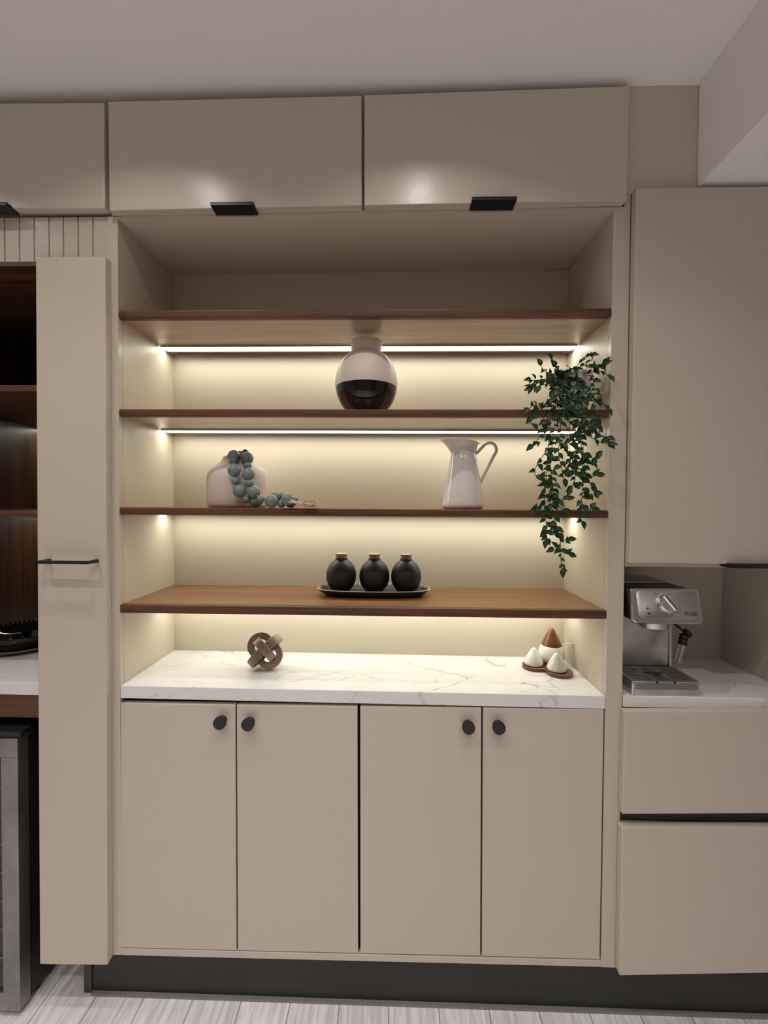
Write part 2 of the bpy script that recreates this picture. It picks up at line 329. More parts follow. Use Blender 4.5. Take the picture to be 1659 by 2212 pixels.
# ------------------------------------------------------------------ upper cabinets
def pull(parent, l, r, Y=-.046, y1=-.003, th=.006, drop=.0):
    a, b = l, r
    m = MB().box(a.x, b.x, Y, y1, a.z-th-.0005, a.z-.0005); m.box(a.x, b.x, Y, T-.0008, a.z-.0006, a.z+.003)
    return tag(m.build('handle', BLACK, parent, bevel=.0008), 'black edge pull')
uc = [('greige lift-up wall cabinet above the white grooved panel', (-150,224),(224.5,221.6),(226,449.5),(-150,450), -.62, -.0175, (-130, 13, 443)),
      ('greige lift-up wall cabinet over the left half of the lit niche', (233,219),(781,206),(781,443.5),(236,455), -.0155, .7110, (454, 547, 444)),
      ('greige lift-up wall cabinet over the right half of the lit niche', (787,205),(1360,185.5),(1354,433),(787,443.5), .7125, 1.4465, (1020, 1117, 431))]
for lab, tl, tr, br, bl, x0, x1, h in uc:
    t = thing('wall_cabinet', ((x0+x1)/2, .1, zz(.84)), lab, 'cabinet', 'greige cabinets below the ceiling')
    zl_, zr_ = at(*bl, T).z+.004, at(*br, T).z+.004
    MB().hexa([(x0,.0005,max(zl_,zz(.8385))),(x1,.0005,max(zr_, zz(.8385))),(x1,.0005,zz(1.118)),(x0,.0005,zz(1.118))],
              [(x0,.31,max(zl_,zz(.8385))),(x1,.31,max(zr_,zz(.8385))),(x1,.31,zz(1.118)),(x0,.31,zz(1.118))]).box(x0, x1, .08, .31, zz(1.118), CEIL-.001).build('body', PAINT, t)
    if x0 > -.1:
        MB().hexa([(x0,.0,l0.z+.0085 if x0 < .5 else (l0.z+r0.z)/2+.013),(x1,.0,(l0.z+r0.z)/2+.013 if x0 < .5 else r0.z+.0165),(x1,.0,zz(.8386)),(x0,.0,zz(.8386))],
                  [(x0,.02,l0.z+.0085 if x0 < .5 else (l0.z+r0.z)/2+.013),(x1,.02,(l0.z+r0.z)/2+.013 if x0 < .5 else r0.z+.0165),(x1,.02,zz(.8386)),(x0,.02,zz(.8386))]).build('bottom_rail', PAINT, t)
    d = MB().panel(tl, tr, br, bl, T, .0245).build('door', PAINT, t, bevel=.0022)
    a, b = at(h[0], h[2], -.046), at(h[1], h[2], -.046)
    zdoor = at(*bl, T).z + (at(*br, T).z-at(*bl, T).z)*((a.x+b.x)/2-at(*bl, T).x)/(at(*br, T).x-at(*bl, T).x)
    a.z = b.z = zdoor
    pull(d, a, b)
# ------------------------------------------------------------------ right side: wall cabinet, nook, drawers
t = thing('wall_cabinet', (1.9, .1, zz(-.175)), 'large greige wall cabinet with flat door over the coffee machine', 'cabinet')
MB().box(1.4668, 2.35, .0, BK, zz(-.1745), zz(.873)).build('body', PAINT, t)
d = MB().box(1.4655, 2.33, T, -.0005, zz(-.1615), zz(.8735)).build('door', PAINT, t, bevel=.003)
a = at(1581, 1218, -.046); pull(d, Vector((a.x, 0, zz(-.1615))), Vector((a.x+.16, 0, zz(-.1615))), th=.008)
nk = thing('coffee_nook', (1.7, .15, zz(-.58)), 'open greige recess around the coffee machine, under the wall cabinet', 'niche')
MB().box(1.4663, 2.30, BK+.0008, BK+.016, zz(-.60), zz(-.1755)).build('back_panel', PAINT, nk)
MB().box(1.9745, 1.995, .0, BK, zz(-.5460), zz(-.1755)).build('side_panel', PAINT, nk)
MB().box(1.4490, 1.4662, .0205, BK, zz(-.58), zz(-.1755)).build('side_panel', PAINT, nk)
dc = thing('drawer_cabinet', (1.9, .15, zz(-1.345)), 'greige base cabinet with two handleless drawers under the coffee machine', 'cabinet')
MB().box(1.4645, 2.35, .0015, BK-.002, zz(-1.343), zz(-.583)).build('body', PAINT, dc)
MB().box(1.4650, 2.35, -.0008, .0009, zz(-.908), zz(-.866)).build('finger_channel', BLACK, dc)
MB().panel((1350,1537),(1800,1538),(1800,1757),(1344,1759), T, .0238).build('drawer', PAINT, dc, bevel=.003)
MB().panel((1343,1787),(1800,1789),(1800,2100),(1338,2108), T, .0238).build('drawer', PAINT, dc, bevel=.003)
# ------------------------------------------------------------------ left side: pull-out, grooved panel, bar recess
po = thing('tall_cabinet', (-.12, .1, zz(-1.36)), 'tall narrow greige pull-out cabinet with a black bar handle', 'cabinet')
MB().box(-.2208, -.0360, .0005, .60, zz(-1.358), zz(.696)).build('body', PAINT, po)
d = MB().panel((77,555),(228,554),(232,2085),(86,2083), T, .0249).build('door', PAINT, po, bevel=.002)
hb0, hb1 = at(82, 1214.5, -.066), at(187, 1215.5, -.066)
m = MB()
m.tube([(hb0.x, T, hb0.z), (hb0.x, -.064, hb0.z)], .0055, 4); m.tube([(hb1.x+.003, T, hb0.z), (hb1.x+.003, -.064, hb0.z)], .0055, 4)
m = MB(); z0, z1 = hb0.z-.0045, hb0.z+.0045
m.box(hb0.x-.004, hb1.x+.006, -.068, -.059, z0, z1); m.box(hb0.x-.004, hb0.x+.005, -.059, T-.0003, z0, z1); m.box(hb1.x-.003, hb1.x+.006, -.059, T-.0003, z0, z1)
tag(m.build('handle', BLACK, d, bevel=.0008), 'black bar handle')
m = MB(); gx = [at(u, 500, 0).x for u in (-23, 9, 41, 73, 105, 136, 168, 200, 231)]
gx = [gx[0]-.17, gx[0]-.128, gx[0]-.085, gx[0]-.0425] + gx
m.box(gx[0], -.0365, .008, .02, zz(.699), zz(.826))
for a, b in zip(gx, gx[1:]): m.box(a+.0019, b-.0019, .001, .0085, zz(.699), zz(.826))
gp = m.build('grooved_panel', PAINT, bevel=.0008)
tag(gp, 'white-beige panel with vertical grooves above the dark bar recess', 'panel')
br_ = thing('bar_recess', (-.5, .3, zz(-.65)), 'dark walnut lined bar recess left of the tall pull-out cabinet', 'niche')
MB().box(-.77, -.753, .0, .70, zz(-.645), zz(.6975)).build('side_panel', WALNV, br_)
MB().box(-.2225, -.2212, .001, .6995, zz(-.5365), zz(.685)).build('side_panel', WALNV, br_)
MB().box(-.752, -.2230, .7005, .715, zz(-.53), zz(.685)).build('back_panel', WALNV, br_)
MB().box(-.752, -.2215, .0005, .70, zz(.6865), zz(.6975)).build('top_board', EDGE, br_)
MB().box(-.752, -.2225, .0, .02, zz(-.643), zz(-.5755)).build('apron', EDGE, br_, bevel=.001)
MB().box(-.80, -.771, .0, .70, .0, zz(.6975)).build('outer_side', PAINT, br_)
for lab, zt, zbm in (('dark walnut shelf in the bar recess, upper of the two', .3407, .3231), ('dark walnut shelf in the bar recess just above the black trays', -.0312, -.0476)):
    s = tag(MB().box(-.7525, -.2230, .0, .699, zz(zbm), zz(zt)).build('shelf', EDGE, bevel=.002), lab, 'shelf', 'walnut shelves in the bar recess')
    c = MB().box(-.74, -.235, .600, .635, zz(zbm)-.008, zz(zbm)-.0002).build('light_channel', ALU, s)
    MB().box(-.738, -.237, .604, .631, zz(zbm)-.0095, zz(zbm)-.0075).build('light_diffuser', LED, c)
# wine fridge
fr = thing('wine_fridge', (-.5, .25, 0), 'undercounter wine fridge with steel framed dark glass door, below the left worktop', 'fridge')
MB().box(-.745, -.287, .012, .56, .02, zz(-.675)).build('body', mat('fridge_black', (.012, .012, .013), .4), fr)
x1 = -.285; m = MB(); zt, zb_ = zz(-.690), .018
def frp(x0, x1, z0, z1): m.box(x0, x1, -.030, .008, z0, z1)
frp(-.745, x1, zt-.055, zt); frp(-.745, x1, zb_, zb_+.055); frp(-.745, -.695, zb_+.055, zt-.055); frp(x1-.05, x1, zb_+.055, zt-.055)
dr = m.build('door_frame', mat('dull_steel', (.30, .285, .275), .42, metal=1, var=.2, vscale=9), fr, bevel=.001)
MB().box(-.695, x1-.05, -.022, -.016, zb_+.055, zt-.055).build('glass', GLASS_D, fr)
for i in range(7): MB().box(-.694, x1-.051, -.0245, -.0222, .17+i*.085, .174+i*.085).build('shelf_reflection', REFLECT_G, fr)  # grey strips on the glass face paint in the reflected shelf lines
MB().box(-.745, x1+.006, -.026, .008, zt+.002, zz(-.672)).build('control_strip', BLACK, fr, bevel=.001)
MB().box(x1-.03, x1+.016, -.010, .02, zt+.001, zt+.010).build('hinge', BLACKG, fr)
for x in (-.72, -.31): MB().lathe([(.015, 0), (.015, .02)], (x, .05, 0), n=16).build('foot', BLACK, fr)
# trays on the left worktop
LT = zz(-.5375)+.0003
pc = Vector((-.575, .325, LT))
tp = MB().lathe([(.095, 0), (.10, .003), (.145, .012), (.150, .017), (.146, .017), (.10, .008), (.0, .008)], pc, n=64, cap=False)
tp = tag(tp.build('plate', TAN, smooth=True), 'round tan plate under the black beaded tray', 'plate')
bt = thing('serving_tray', pc+Vector((0,0,.0085)), 'black serving tray with beaded rim stacked on the tan plate', 'tray')
b0 = pc + Vector((0, 0, .0085))
MB().lathe([(.0, 0), (.095, 0), (.125, .012), (.147, .040), (.150, .052), (.146, .052), (.135, .030), (.09, .008), (0, .008)], b0, n=72, cap=False).build('dish', BLACKG, bt, smooth=True)
m = MB()
for i in range(64):
    a = 2*PI*i/64; m.sphere(b0+Vector((.1445*math.cos(a), .1445*math.sin(a), .046)), .0042, 10, sx=.7, sy=.7, sz=1.35)
m.build('beaded_rim', TAN, bt, smooth='all')
b1 = b0 + Vector((.040, -.015, .0085))
sb = thing('bowl', b1, 'small black bowl with beaded rim lying in the black serving tray', 'bowl')
MB().lathe([(.0, 0), (.045, 0), (.056, .012), (.060, .028), (.056, .028), (.045, .008), (0, .007)], b1, n=48, cap=False).build('dish', BLACKG, sb, smooth=True)
m = MB()
for i in range(30):
    a = 2*PI*i/30; m.sphere(b1+Vector((.0605*math.cos(a), .0605*math.sin(a), .022)), .0030, 8, sz=1.7)
m.build('beaded_rim', mat('dark_beads', (.16, .12, .09), .4), sb, smooth='all')
# ------------------------------------------------------------------ two-tone vase
def pz(px_y, depthY): return at(850, px_y, depthY).z
v = at(791, 883, .13); S2 = zz(.2721)+.0004
vt = thing('vase', (v.x, .13, S2), 'round two-tone vase, cream above and glossy black below, on the second shelf', 'vase')
c = Vector((v.x, .13, S2)); zc = .107; R = .098
low = [(.0, 0), (.052, 0)]; n = 14
import math as _m
zs = [.004 + (.0935-.004)*i/n for i in range(n+1)]
def rz(z): return R*math.sqrt(max(0, 1-((z-zc)/.112)**2))
low += [(rz(z), z) for z in zs]
MB().lathe(low+[(rz(.0935)-.004, .0935)], c, n=72, cap=False).build('black_base', BLACKG, vt, smooth=True)
n = 18; zs = [.0938 + (.196-.0938)*i/n for i in range(n+1)]
upp = [(rz(z)+.0004, z) for z in zs if rz(z) > .0495] + [(.0492, .2035), (.0488, .215), (.0492, .2385), (.0480, .2405), (.0455, .2385), (.045, .20), (.06, .18)]
MB().lathe([(rz(.0938)-.004, .0938)]+upp, c, n=72, cap=False).build('cream_top', CREAM, vt, smooth=True)
# ------------------------------------------------------------------ stoneware vase
S3 = zz(-.0148)+.0004
v = at(514, 1090, .155)
sv = MB().lathe([(.0, 0), (.084, 0), (.0905, .003), (.0945, .010), (.0955, .03), (.0950, .095), (.092, .111), (.083, .124), (.068, .135), (.056, .145), (.049, .155), (.0455, .1625), (.044, .165), (.041, .165), (.040, .158), (.05, .14), (.0, .13)], (v.x, .155, S3), n=72, cap=False)
tag(sv.build('vase', CLAY, smooth='all'), 'pale pink stoneware vase with short neck, beads draped over it', 'vase')
# bead garland: traced bead by bead
g0 = at(560, 1098, .03)
gar = thing('bead_garland', (g0.x, .03, S3), 'sage green wooden bead garland with jute tassel draped over the pale vase', 'garland')
beads = [(472,250,76,.090),(465,303,51,.078),(476,418,80,.044),(492,547,51,.040),(540,665,80,.034),(622,767,46,.034),(735,792,79,.046),
         (608,212,45,.120),(630,275,76,.098),(634,368,51,.074),(642,465,79,.044),(658,573,51,.040),(705,680,79,.034),(793,763,48,.015),(920,796,80,.010),
         (1040,822,45,.016),(1150,808,70,.042),(1108,765,77,-.0005),(1196,772,44,.030),(970,740,66,.048),(1052,722,42,.052),
         (545,225,42,.145)]
cent = []
for u, vv, rr, Y in beads:
    p = at(420+u/5.53, 940+vv/5.53, Y); r_ = rr/5.53*(Y+DD)/FPX
    if vv > 700 and p.z < S3+r_+.0002: p.z = S3+r_+.0002
    cent.append(p)
    MB().sphere(p, r_*.985, 28).build('bead', SAGE, gar, smooth='all')
m = MB()
for a, b in ((0,1),(1,2),(2,3),(3,4),(4,5),(5,6),(7,8),(8,9),(9,10),(10,11),(11,12),(12,13),(13,14),(14,15),(15,16),(16,18),(19,20),(0,21),(21,7)):
    m.tube([cent[a], cent[b]], .0012, 6)
m.build('cord', JUTE, gar)
random.seed(5); m = MB()
def rnd_(a): return random.uniform(-a, a)
q0, q1 = at(420+1130/5.53, 940+785/5.53, -.012), at(420+1285/5.53, 940+818/5.53, -.004)
for i in range(10):
    a = i*.63; o = Vector((0, math.cos(a)*.0035, math.sin(a)*.0035))
    m.tube([q0+o*1.1+Vector((random.uniform(-.006,.003),0,random.uniform(-.003,.003))), q0.lerp(q1,.35)+o*.8, q0.lerp(q1,.7)+o, q1+o*1.2], .0013, 5)
for i in range(260):
    a = random.uniform(0, 2*PI); sp = random.uniform(0, 1)**.5; l_ = random.uniform(.25, 1)
    e = q1 + Vector((.010+.034*l_, math.cos(a)*.020*sp*l_**.4, math.sin(a)*.0165*sp*l_**.4 - .003*l_))
    mid = q1 + Vector((.005+.014*l_, math.cos(a)*.015*sp+rnd_(.003), math.sin(a)*.013*sp+rnd_(.003)))
    e2 = e + Vector((rnd_(.006)+.003, rnd_(.007), rnd_(.006)))
    for p in (mid, e, e2): p.z = max(p.z, S3+.0012)
    m.tube([q1+Vector((0, math.cos(a)*.003, math.sin(a)*.003)), mid, e, e2], .00055, 4)
tag(m.build('tassel', JUTE, gar), 'frayed jute tassel')
# ------------------------------------------------------------------ pitcher
v = at(1000, 1090, .12); pc = Vector((v.x, .12, S3))
pt = thing('pitcher', pc, 'tall white enamel pitcher with flared spout and looped handle', 'pitcher')
def ring(r, z, off=0, sp=0, tilt=0, n=64):
    o = []
    for i in range(n):
        a = 2*PI*i/n; k = max(0, math.cos(a-PI))**6*sp
        x = off + (r+k)*math.cos(a); y = r*math.sin(a)*(1-.12*(sp > 0))
        o.append(pc+Vector((x, y, z - tilt*(x) + k*.15)))
    return o
rings = [ring(.001, .0), ring(.056, .0), ring(.060, .002), ring(.0655, .006), ring(.0672, .011), ring(.0655, .020), ring(.0600, .052), ring(.0500, .107), ring(.0430, .145), ring(.0392, .168), ring(.0385, .1745, -.0005, .0005, .02),
         ring(.0415, .184, -.002, .001, .04), ring(.0480, .196, -.005, .003, .06), ring(.0535, .2065, -.0075, .006, .07), ring(.0555, .2085, -.0085, .0085, .07), ring(.0590, .2078, -.0085, .0105, .07), ring(.0600, .2096, -.0085, .0105, .07), ring(.0580, .2108, -.0085, .010, .07), ring(.0530, .2070, -.0075, .006, .07),
         ring(.0465, .1955, -.005, .003, .06), ring(.037, .172), ring(.0375, .165), ring(.06, .03), ring(.001, .01)]
MB().loft(rings, cap=False).build('body', ENAMEL, pt, smooth=True)
hp = [(872,470),(905,455),(950,420),(1000,365),(1060,300),(1110,262),(1160,246),(1215,250),(1262,275),(1297,318),(1313,375),(1305,425),(1275,480),(1230,560),(1170,680),(1110,800),(1060,900),(1020,985),(990,1050),(1003,1080)]
def cr(P, k=4):
    o = []
    for i in range(len(P)-1):
        p0, p1, p2, p3 = P[max(i-1,0)], P[i], P[i+1], P[min(i+2, len(P)-1)]
        for j in range(k):
            t_ = j/k; o.append(.5*((2*p1)+(p2-p0)*t_+(2*p0-5*p1+4*p2-p3)*t_*t_+(3*p1-p0-3*p2+p3)*t_**3))
    return o+[P[-1]]
HP = cr([at(930+a/9.217, 930+b/9.217, .12) for a, b in hp], 3)
MB().tube(HP, .0050, 12, flat=.9).build('handle', ENAMEL, pt, smooth='all')
# ------------------------------------------------------------------ tray with three black bottles
S4 = zz(-.3018)+.0004
tc0 = at(807, 1275, .175); tcx = tc0.x
btr = thing('serving_tray', (tcx, .175, S4), 'long oval matt black tray under the three corked bottles', 'tray')
def oval(a, b, z, n=96, ex=2.8):
    o = []
    for i in range(n):
        t_ = 2*PI*i/n; cc, ss = math.cos(t_), math.sin(t_)
        o.append(Vector((tcx+a*abs(cc)**(2/ex)*(1 if cc > 0 else -1), .175+b*abs(ss)**(2/ex)*(1 if ss > 0 else -1), S4+z)))
    return o
MB().loft([oval(.001,.001,0), oval(.150,.045,0), oval(.158,.052,.002), oval(.176,.066,.014), oval(.1855,.073,.0235), oval(.1825,.0705,.0240), oval(.172,.062,.015), oval(.152,.048,.0055), oval(.001,.001,.005)], cap=False).build('dish', BLACKM, btr, smooth=True)
MB().loft([oval(.1862,.0737,.0232), oval(.1865,.0740,.0245), oval(.1838,.0715,.0252), oval(.1830,.0710,.0243)], cap=False).build('rim', IVORY, btr, smooth='all')
m = MB(); N = 58; fine = [oval(.1815,.0695,.0236, 928), oval(.1735,.0632,.0172, 928)]
Lc = [0]
for i in range(928): Lc.append(Lc[-1]+(fine[0][(i+1)%928]-fine[0][i]).length)
for k in range(N):
    s_ = Lc[-1]*k/N; i = min(range(928), key=lambda j: abs(Lc[j]-s_))
    a, b = fine[0][i], fine[1][i]; m.tube([a, a.lerp(b, .25), a.lerp(b, .7), b], [.0012, .0026, .0022, .0006], 6, flat=.9)
m.build('painted_dashes', IVORY, btr, smooth='all')
bz = S4+.0058
def bottle_at(u): return at(u, 1250, .18)
p = bottle_at(737.4); bb = Vector((p.x, .178, bz))
bo = thing('bottle', bb, 'matt black round bottle with cork, leftmost of the three on the tray', 'bottle', 'corked black bottles on the tray')
prof = [(.0, 0), (.022, 0), (.026, .002)] + [(.0497*math.sin(t_)**.92, .0565-.0565*math.cos(t_)) for t_ in [math.radians(a) for a in range(38, 154, 6)]]
prof += [(.0200, .1100), (.0195, .1115), (.0207, .1130), (.0207, .1150), (.0185, .1158), (.016, .1158), (.016, .105)]
MB().lathe(prof, bb, n=56, cap=False).build('body', BLACKM, bo, smooth='all')
ck = MB().lathe([(.0155, .108), (.0168, .116), (.0192, .1285), (.0190, .1292)], bb, n=32).build('cork', CORKS, bo, smooth=True)
MB().lathe([(.0188, .1290), (.0186, .1300), (.001, .1302)], bb, n=32).build('cork_top', CORK, ck, smooth=True)
for u, y_, lab in ((808.8, .176, 'matt black round bottle with cork, middle of the three on the tray'), (877, .174, 'matt black round bottle with cork, rightmost of the three on the tray')):
    p = bottle_at(u); dup(bo, (p.x, y_, bz-.0002), .7, lab)
# ------------------------------------------------------------------ interlocking knot
def stad(L, Wd, band, ext, A, B, Nn, n=18):
    """rounded link: long axis A, short axis B, thickness direction Nn"""
    def outline(l, w):
        r_ = w/2; hh = l/2-r_; o = []
        for k in range(n+1):
            a = -PI/2+PI*k/n; o.append((hh+r_*math.cos(a), r_*math.sin(a)))
        for k in range(n+1):
            a = PI/2+PI*k/n; o.append((-hh+r_*math.cos(a), r_*math.sin(a)))
        return o
    out, inn = outline(L, Wd), outline(L-2*band, Wd-2*band); rings = []
    for (ox, oy), (ix, iy) in zip(out, inn):
        rings.append([A*ox+B*oy-Nn*ext/2, A*ox+B*oy+Nn*ext/2, A*ix+B*iy+Nn*ext/2, A*ix+B*iy-Nn*ext/2])
    rings.append(rings[0])
    return rings
def link(m, rings):
    R = [[m.bm.verts.new(p) for p in r] for r in rings[:-1]]; n = len(R)
    for i in range(n):
        a, b = R[i], R[(i+1) % n]
        for k in range(4): m.bm.faces.new((a[k], a[(k+1)%4], b[(k+1)%4], b[k]))
kn = at(573, 1413, .155)
N_ = Vector((.34, -1.30, .53)).normalized(); Rr = Vector((0, 0, 1)).cross(N_).normalized(); Uu = N_.cross(Rr)
X_ = (Rr*.66-Uu*.75).normalized(); V_ = N_.cross(X_).normalized()
Rk = Matrix.Rotation(math.radians(-5), 3, V_); X_ = Rk @ X_; N_ = Rk @ N_
Lk, Wk, Bd, Ex = .128, .084, .0205, .0265
parts = [stad(Lk, Wk, Bd, Ex, X_, V_, N_), stad(Lk, Wk, Bd, Ex, V_, N_, X_), stad(Lk, Wk, Bd, Ex, N_, X_, V_)]
lowz = min(p.z for q in parts for r_ in q for p in r_)
kz = CTL+(CTR-CTL)*kn.x/W - lowz + .0004
kt = thing('knot_sculpture', (kn.x, .155, kz+lowz), 'brown knot sculpture of three interlocking rounded links on the marble', 'sculpture')
for q in parts:
    m = MB(); link(m, [[p+Vector((kn.x, .155, kz)) for p in r_] for r_ in q]); m.build('link', KNOTW, kt, bevel=.0028, seg=3)
# ------------------------------------------------------------------ seasoning set
ctz = lambda x: CTL+(CTR-CTL)*x/W
p1, p2, p3 = at(1152, 1433, .207), at(1202, 1446, .160), at(1190, 1424, .236)
tz = ctz(p1.x)+.0006
def blob(cs, off=0, n=140):
    cen = Vector((sum(c[0] for c in cs)/3, sum(c[1] for c in cs)/3)); o = []
    for i in range(n):
        a = 2*PI*i/n; d_ = Vector((math.cos(a), math.sin(a))); lo, hi = 0, .15
        def f(t_):
            q = cen+d_*t_; return sum(((r_+off)**2/max(1e-6, (q-Vector((x, y))).length_squared))**2.2 for x, y, r_ in cs)-1
        for _ in range(30):
            mi_ = (lo+hi)/2
            if f(mi_) > 0: lo = mi_
            else: hi = mi_
        o.append((cen+d_*lo)[:])
    return o
cs = [(p1.x-.001, .204, .035), (p2.x+.008, .156, .040), (p3.x+.004, .232, .036)]
wt = thing('wooden_tray', (p2.x, .19, tz), 'small curved brown wooden tray under the white sugar pot and shakers', 'tray')
MB().prism(blob(cs), tz, tz+.011).build('base', TEAK, wt, bevel=.0015)
MB().prism(blob(cs, .001), tz+.0085, tz+.0105).build('rim', TEAK, wt, bevel=.0008)
tt = tz+.0114
sp = thing('sugar_pot', (p3.x, .232, tt), 'white sugar pot with pointed brown wooden lid at the back of the wooden tray', 'pot')
c = Vector((p3.x, .232, tt))
MB().lathe([(.0, 0), (.028, 0), (.033, .002), (.0395, .010), (.0435, .022), (.0430, .034), (.0385, .048), (.0325, .0585), (.030, .060)], c, n=56, cap=False).build('pot', PORC, sp, smooth='all')
MB().lathe([(.0330, .0575), (.0325, .0600), (.0250, .078), (.0120, .104), (.0065, .1145), (.0050, .1155), (.001, .1155)], c, n=56).build('lid', TEAK, sp, smooth=True)
sa = c+Vector((.027, -.008, .0585))
m = MB(); m.tube(cr([sa, sa+Vector((.010,-.001,.002)), sa+Vector((.022,-.002,.0060)), sa+Vector((.034,-.003,.006)), sa+Vector((.042,-.003,.0035))], 4), .0022, 10); tag(m.build('spoon', PORC, sp, smooth='all'), 'white spoon handle')
def shaker(p, y, lab):
    c = Vector((p.x, y, tt)); s = thing('shaker', c, lab, 'shaker', 'white cone shakers on the wooden tray')
    MB().lathe([(.0, 0), (.026, 0), (.0300, .0025), (.0312, .007), (.0295, .014), (.0240, .0255), (.0160, .040), (.0085, .0515), (.0045, .0555), (.0018, .0565), (.0003, .0567)], c, n=48, cap=False).build('body', PORC, s, smooth='all')
    return s
s1 = shaker(p1, .2045, 'white cone shaker with one dark hole, left on the wooden tray')
MB().sphere(s1.location+Vector((-.0003, -.0090, .0492)), .0014, 10, sz=1.2).build('pour_hole', BLACK, s1, smooth='all')
s2 = shaker(p2, .158, 'white cone shaker nearest the cabinet front on the wooden tray')
for dx, dz in ((0, .0430), (.0045, .0405), (-.003, .0385)): MB().sphere(s2.location+Vector((dx, -math.sqrt(max(1e-8, (.0285-.0235*(dz-.014)/.0265*.62)**2*0 + (.0155-.0008*(dz-.040)*1000*.62)**2-dx*dx)), dz)), .0006, 8).build('pour_hole', mat('hole_grey', (.1, .1, .1), .5), s2, smooth='all')
# ------------------------------------------------------------------ coffee machine
z0 = zz(-.5465)+.0004
cm = thing('coffee_machine', (1.60, .12, z0), 'steel and black espresso coffee machine standing in the open recess', 'coffee machine')
BR, BL_, TL_, TR_ = at(1517,1347.6,-.022), at(1366.8,1346.5,-.022), at(1358.8,1271,.010), at(1505,1271,.010)
xr, xl = BR.x, BL_.x
zbh, zth = BR.z, TL_.z
backY = .245
# black housing behind
m = MB(); m.hexa([(xl+.001,-.012,zbh+.004),(xr-.001,-.012,zbh+.004),(xr-.004,.0125,zth-.002),(xl-.0005,.0125,zth-.002)], [(xl+.001,backY,zbh+.004),(xr-.001,backY,zbh+.004),(xr-.004,backY,zth-.002),(xl-.0005,backY,zth-.002)])
m.build('housing', mat('brown_black_plastic', (.016, .011, .009), .35), cm, bevel=.004)
MB().box(xl+.02, xr-.02, .10, backY-.02, zth-.0018, zth+.004).build('cup_warmer', STEELW, cm, bevel=.001)
# steel front panel
nrm = (Vector((0, 0, 1))*(zth-zbh) + Vector((0, 1, 0))*.032).normalized()  # up the slope
out = Vector((1,0,0)).cross(nrm); out = out if out.y < 0 else -out
def fp(u, v_, o=0):        # point on the sloping panel: u,v in 0..1
    b_ = BL_.lerp(BR, u); b_.z = zbh; t_ = Vector(((TL_.x)*(1-u)+TR_.x*u, .010, zth)); return b_.lerp(t_, v_)+out*o
def frect(u0, u1, v0, v1, r, n=6, o=0):
    Wd_, Hd_ = (BR-BL_).length, (zth-zbh)*1.05; P = []
    for cu, cv, a0 in ((u1, v1, 0), (u0, v1, 90), (u0, v0, 180), (u1, v0, 270)):
        su = -1 if cu == u1 else 1; sv_ = -1 if cv == v1 else 1
        for k in range(n+1):
            a = math.radians(a0+90*k/n)
            P.append(fp(cu+su*r/Wd_+math.cos(a)*r/Wd_, cv+sv_*r/Hd_+math.sin(a)*r/Hd_, o))
    return P
MB().loft([frect(-.005,1.005,-.01,1.01,.010,o=-.008), frect(-.005,1.005,-.01,1.01,.010,o=.004), frect(.008,.992,.01,.985,.009,o=.007)]).build('front_bezel', STEEL, cm, smooth=True)
MB().loft([frect(.07,.955,.10,.93,.014,o=.0068), frect(.07,.955,.10,.93,.014,o=.0078), frect(.076,.949,.108,.922,.013,o=.0084)]).build('control_panel', STEELW, cm, smooth=True)
gr_ = frect(.068,.957,.098,.932,.015,o=.0074); MB().tube(gr_+[gr_[0]], .0008, 5).build('panel_seam', mat('seam_grey', (.12, .12, .12), .4), cm)
Mf = Matrix((Vector((1,0,0)), nrm, out)).transposed()   # panel frame: x right, y up the slope, z outwards
kc = fp(.500, .565, .0084)
kb = MB().lathe([(.0285, 0), (.0285, .002), (.026, .003), (.0255, .012), (.0235, .0145), (.001, .0145)], kc, n=56, rot=Mf).build('dial', CHROME, cm, smooth=True)
m = MB(); a = math.radians(-57); dx_ = Vector((math.cos(a), math.sin(a), 0)); dy_ = Vector((-math.sin(a), math.cos(a), 0))
def kp(x, y, z): return kc + Mf @ (dx_*x+dy_*y+Vector((0,0,z)))
m.hexa([kp(-.025,-.0045,.0145),kp(.025,-.0045,.0145),kp(.025,-.0045,.0145+.0002),kp(-.025,-.0045,.0147)], [kp(-.025,.0045,.0145),kp(.025,.0045,.0145),kp(.025,.0045,.0147),kp(-.025,.0045,.0147)])
m = MB().loft([[kp(-.025,-.0048,.013),kp(.025,-.0048,.013),kp(.025,.0048,.013),kp(-.025,.0048,.013)], [kp(-.0235,-.0032,.0215),kp(.0235,-.0032,.0215),kp(.0235,.0032,.0215),kp(-.0235,.0032,.0215)]])
m.build('grip', CHROME, kb, bevel=.001)
MB().loft([[kp(-.022,-.0012,.0214),kp(.022,-.0012,.0214),kp(.022,.0012,.0214),kp(-.022,.0012,.0214)], [kp(-.022,-.0012,.0219),kp(.022,-.0012,.0219),kp(.022,.0012,.0219),kp(-.022,.0012,.0219)]]).build('pointer_line', BLACK, kb)
for u_, v_, w_, k_ in ((.215,.415,.0038,.0017),(.225,.265,.0038,.0019)):
    MB().lathe([(1, 0), (1, .0010), (.8, .0014)], (0,0,0), n=20, rot=None).build('indicator_button', BLACKG, cm, M=Matrix.Translation(fp(u_, v_, .0082)) @ Mf.to_4x4() @ Matrix.Diagonal((w_, k_, 1, 1)))
SYM = mat('symbol_grey', (.10, .10, .10), .5)   # small printed symbols over the dial
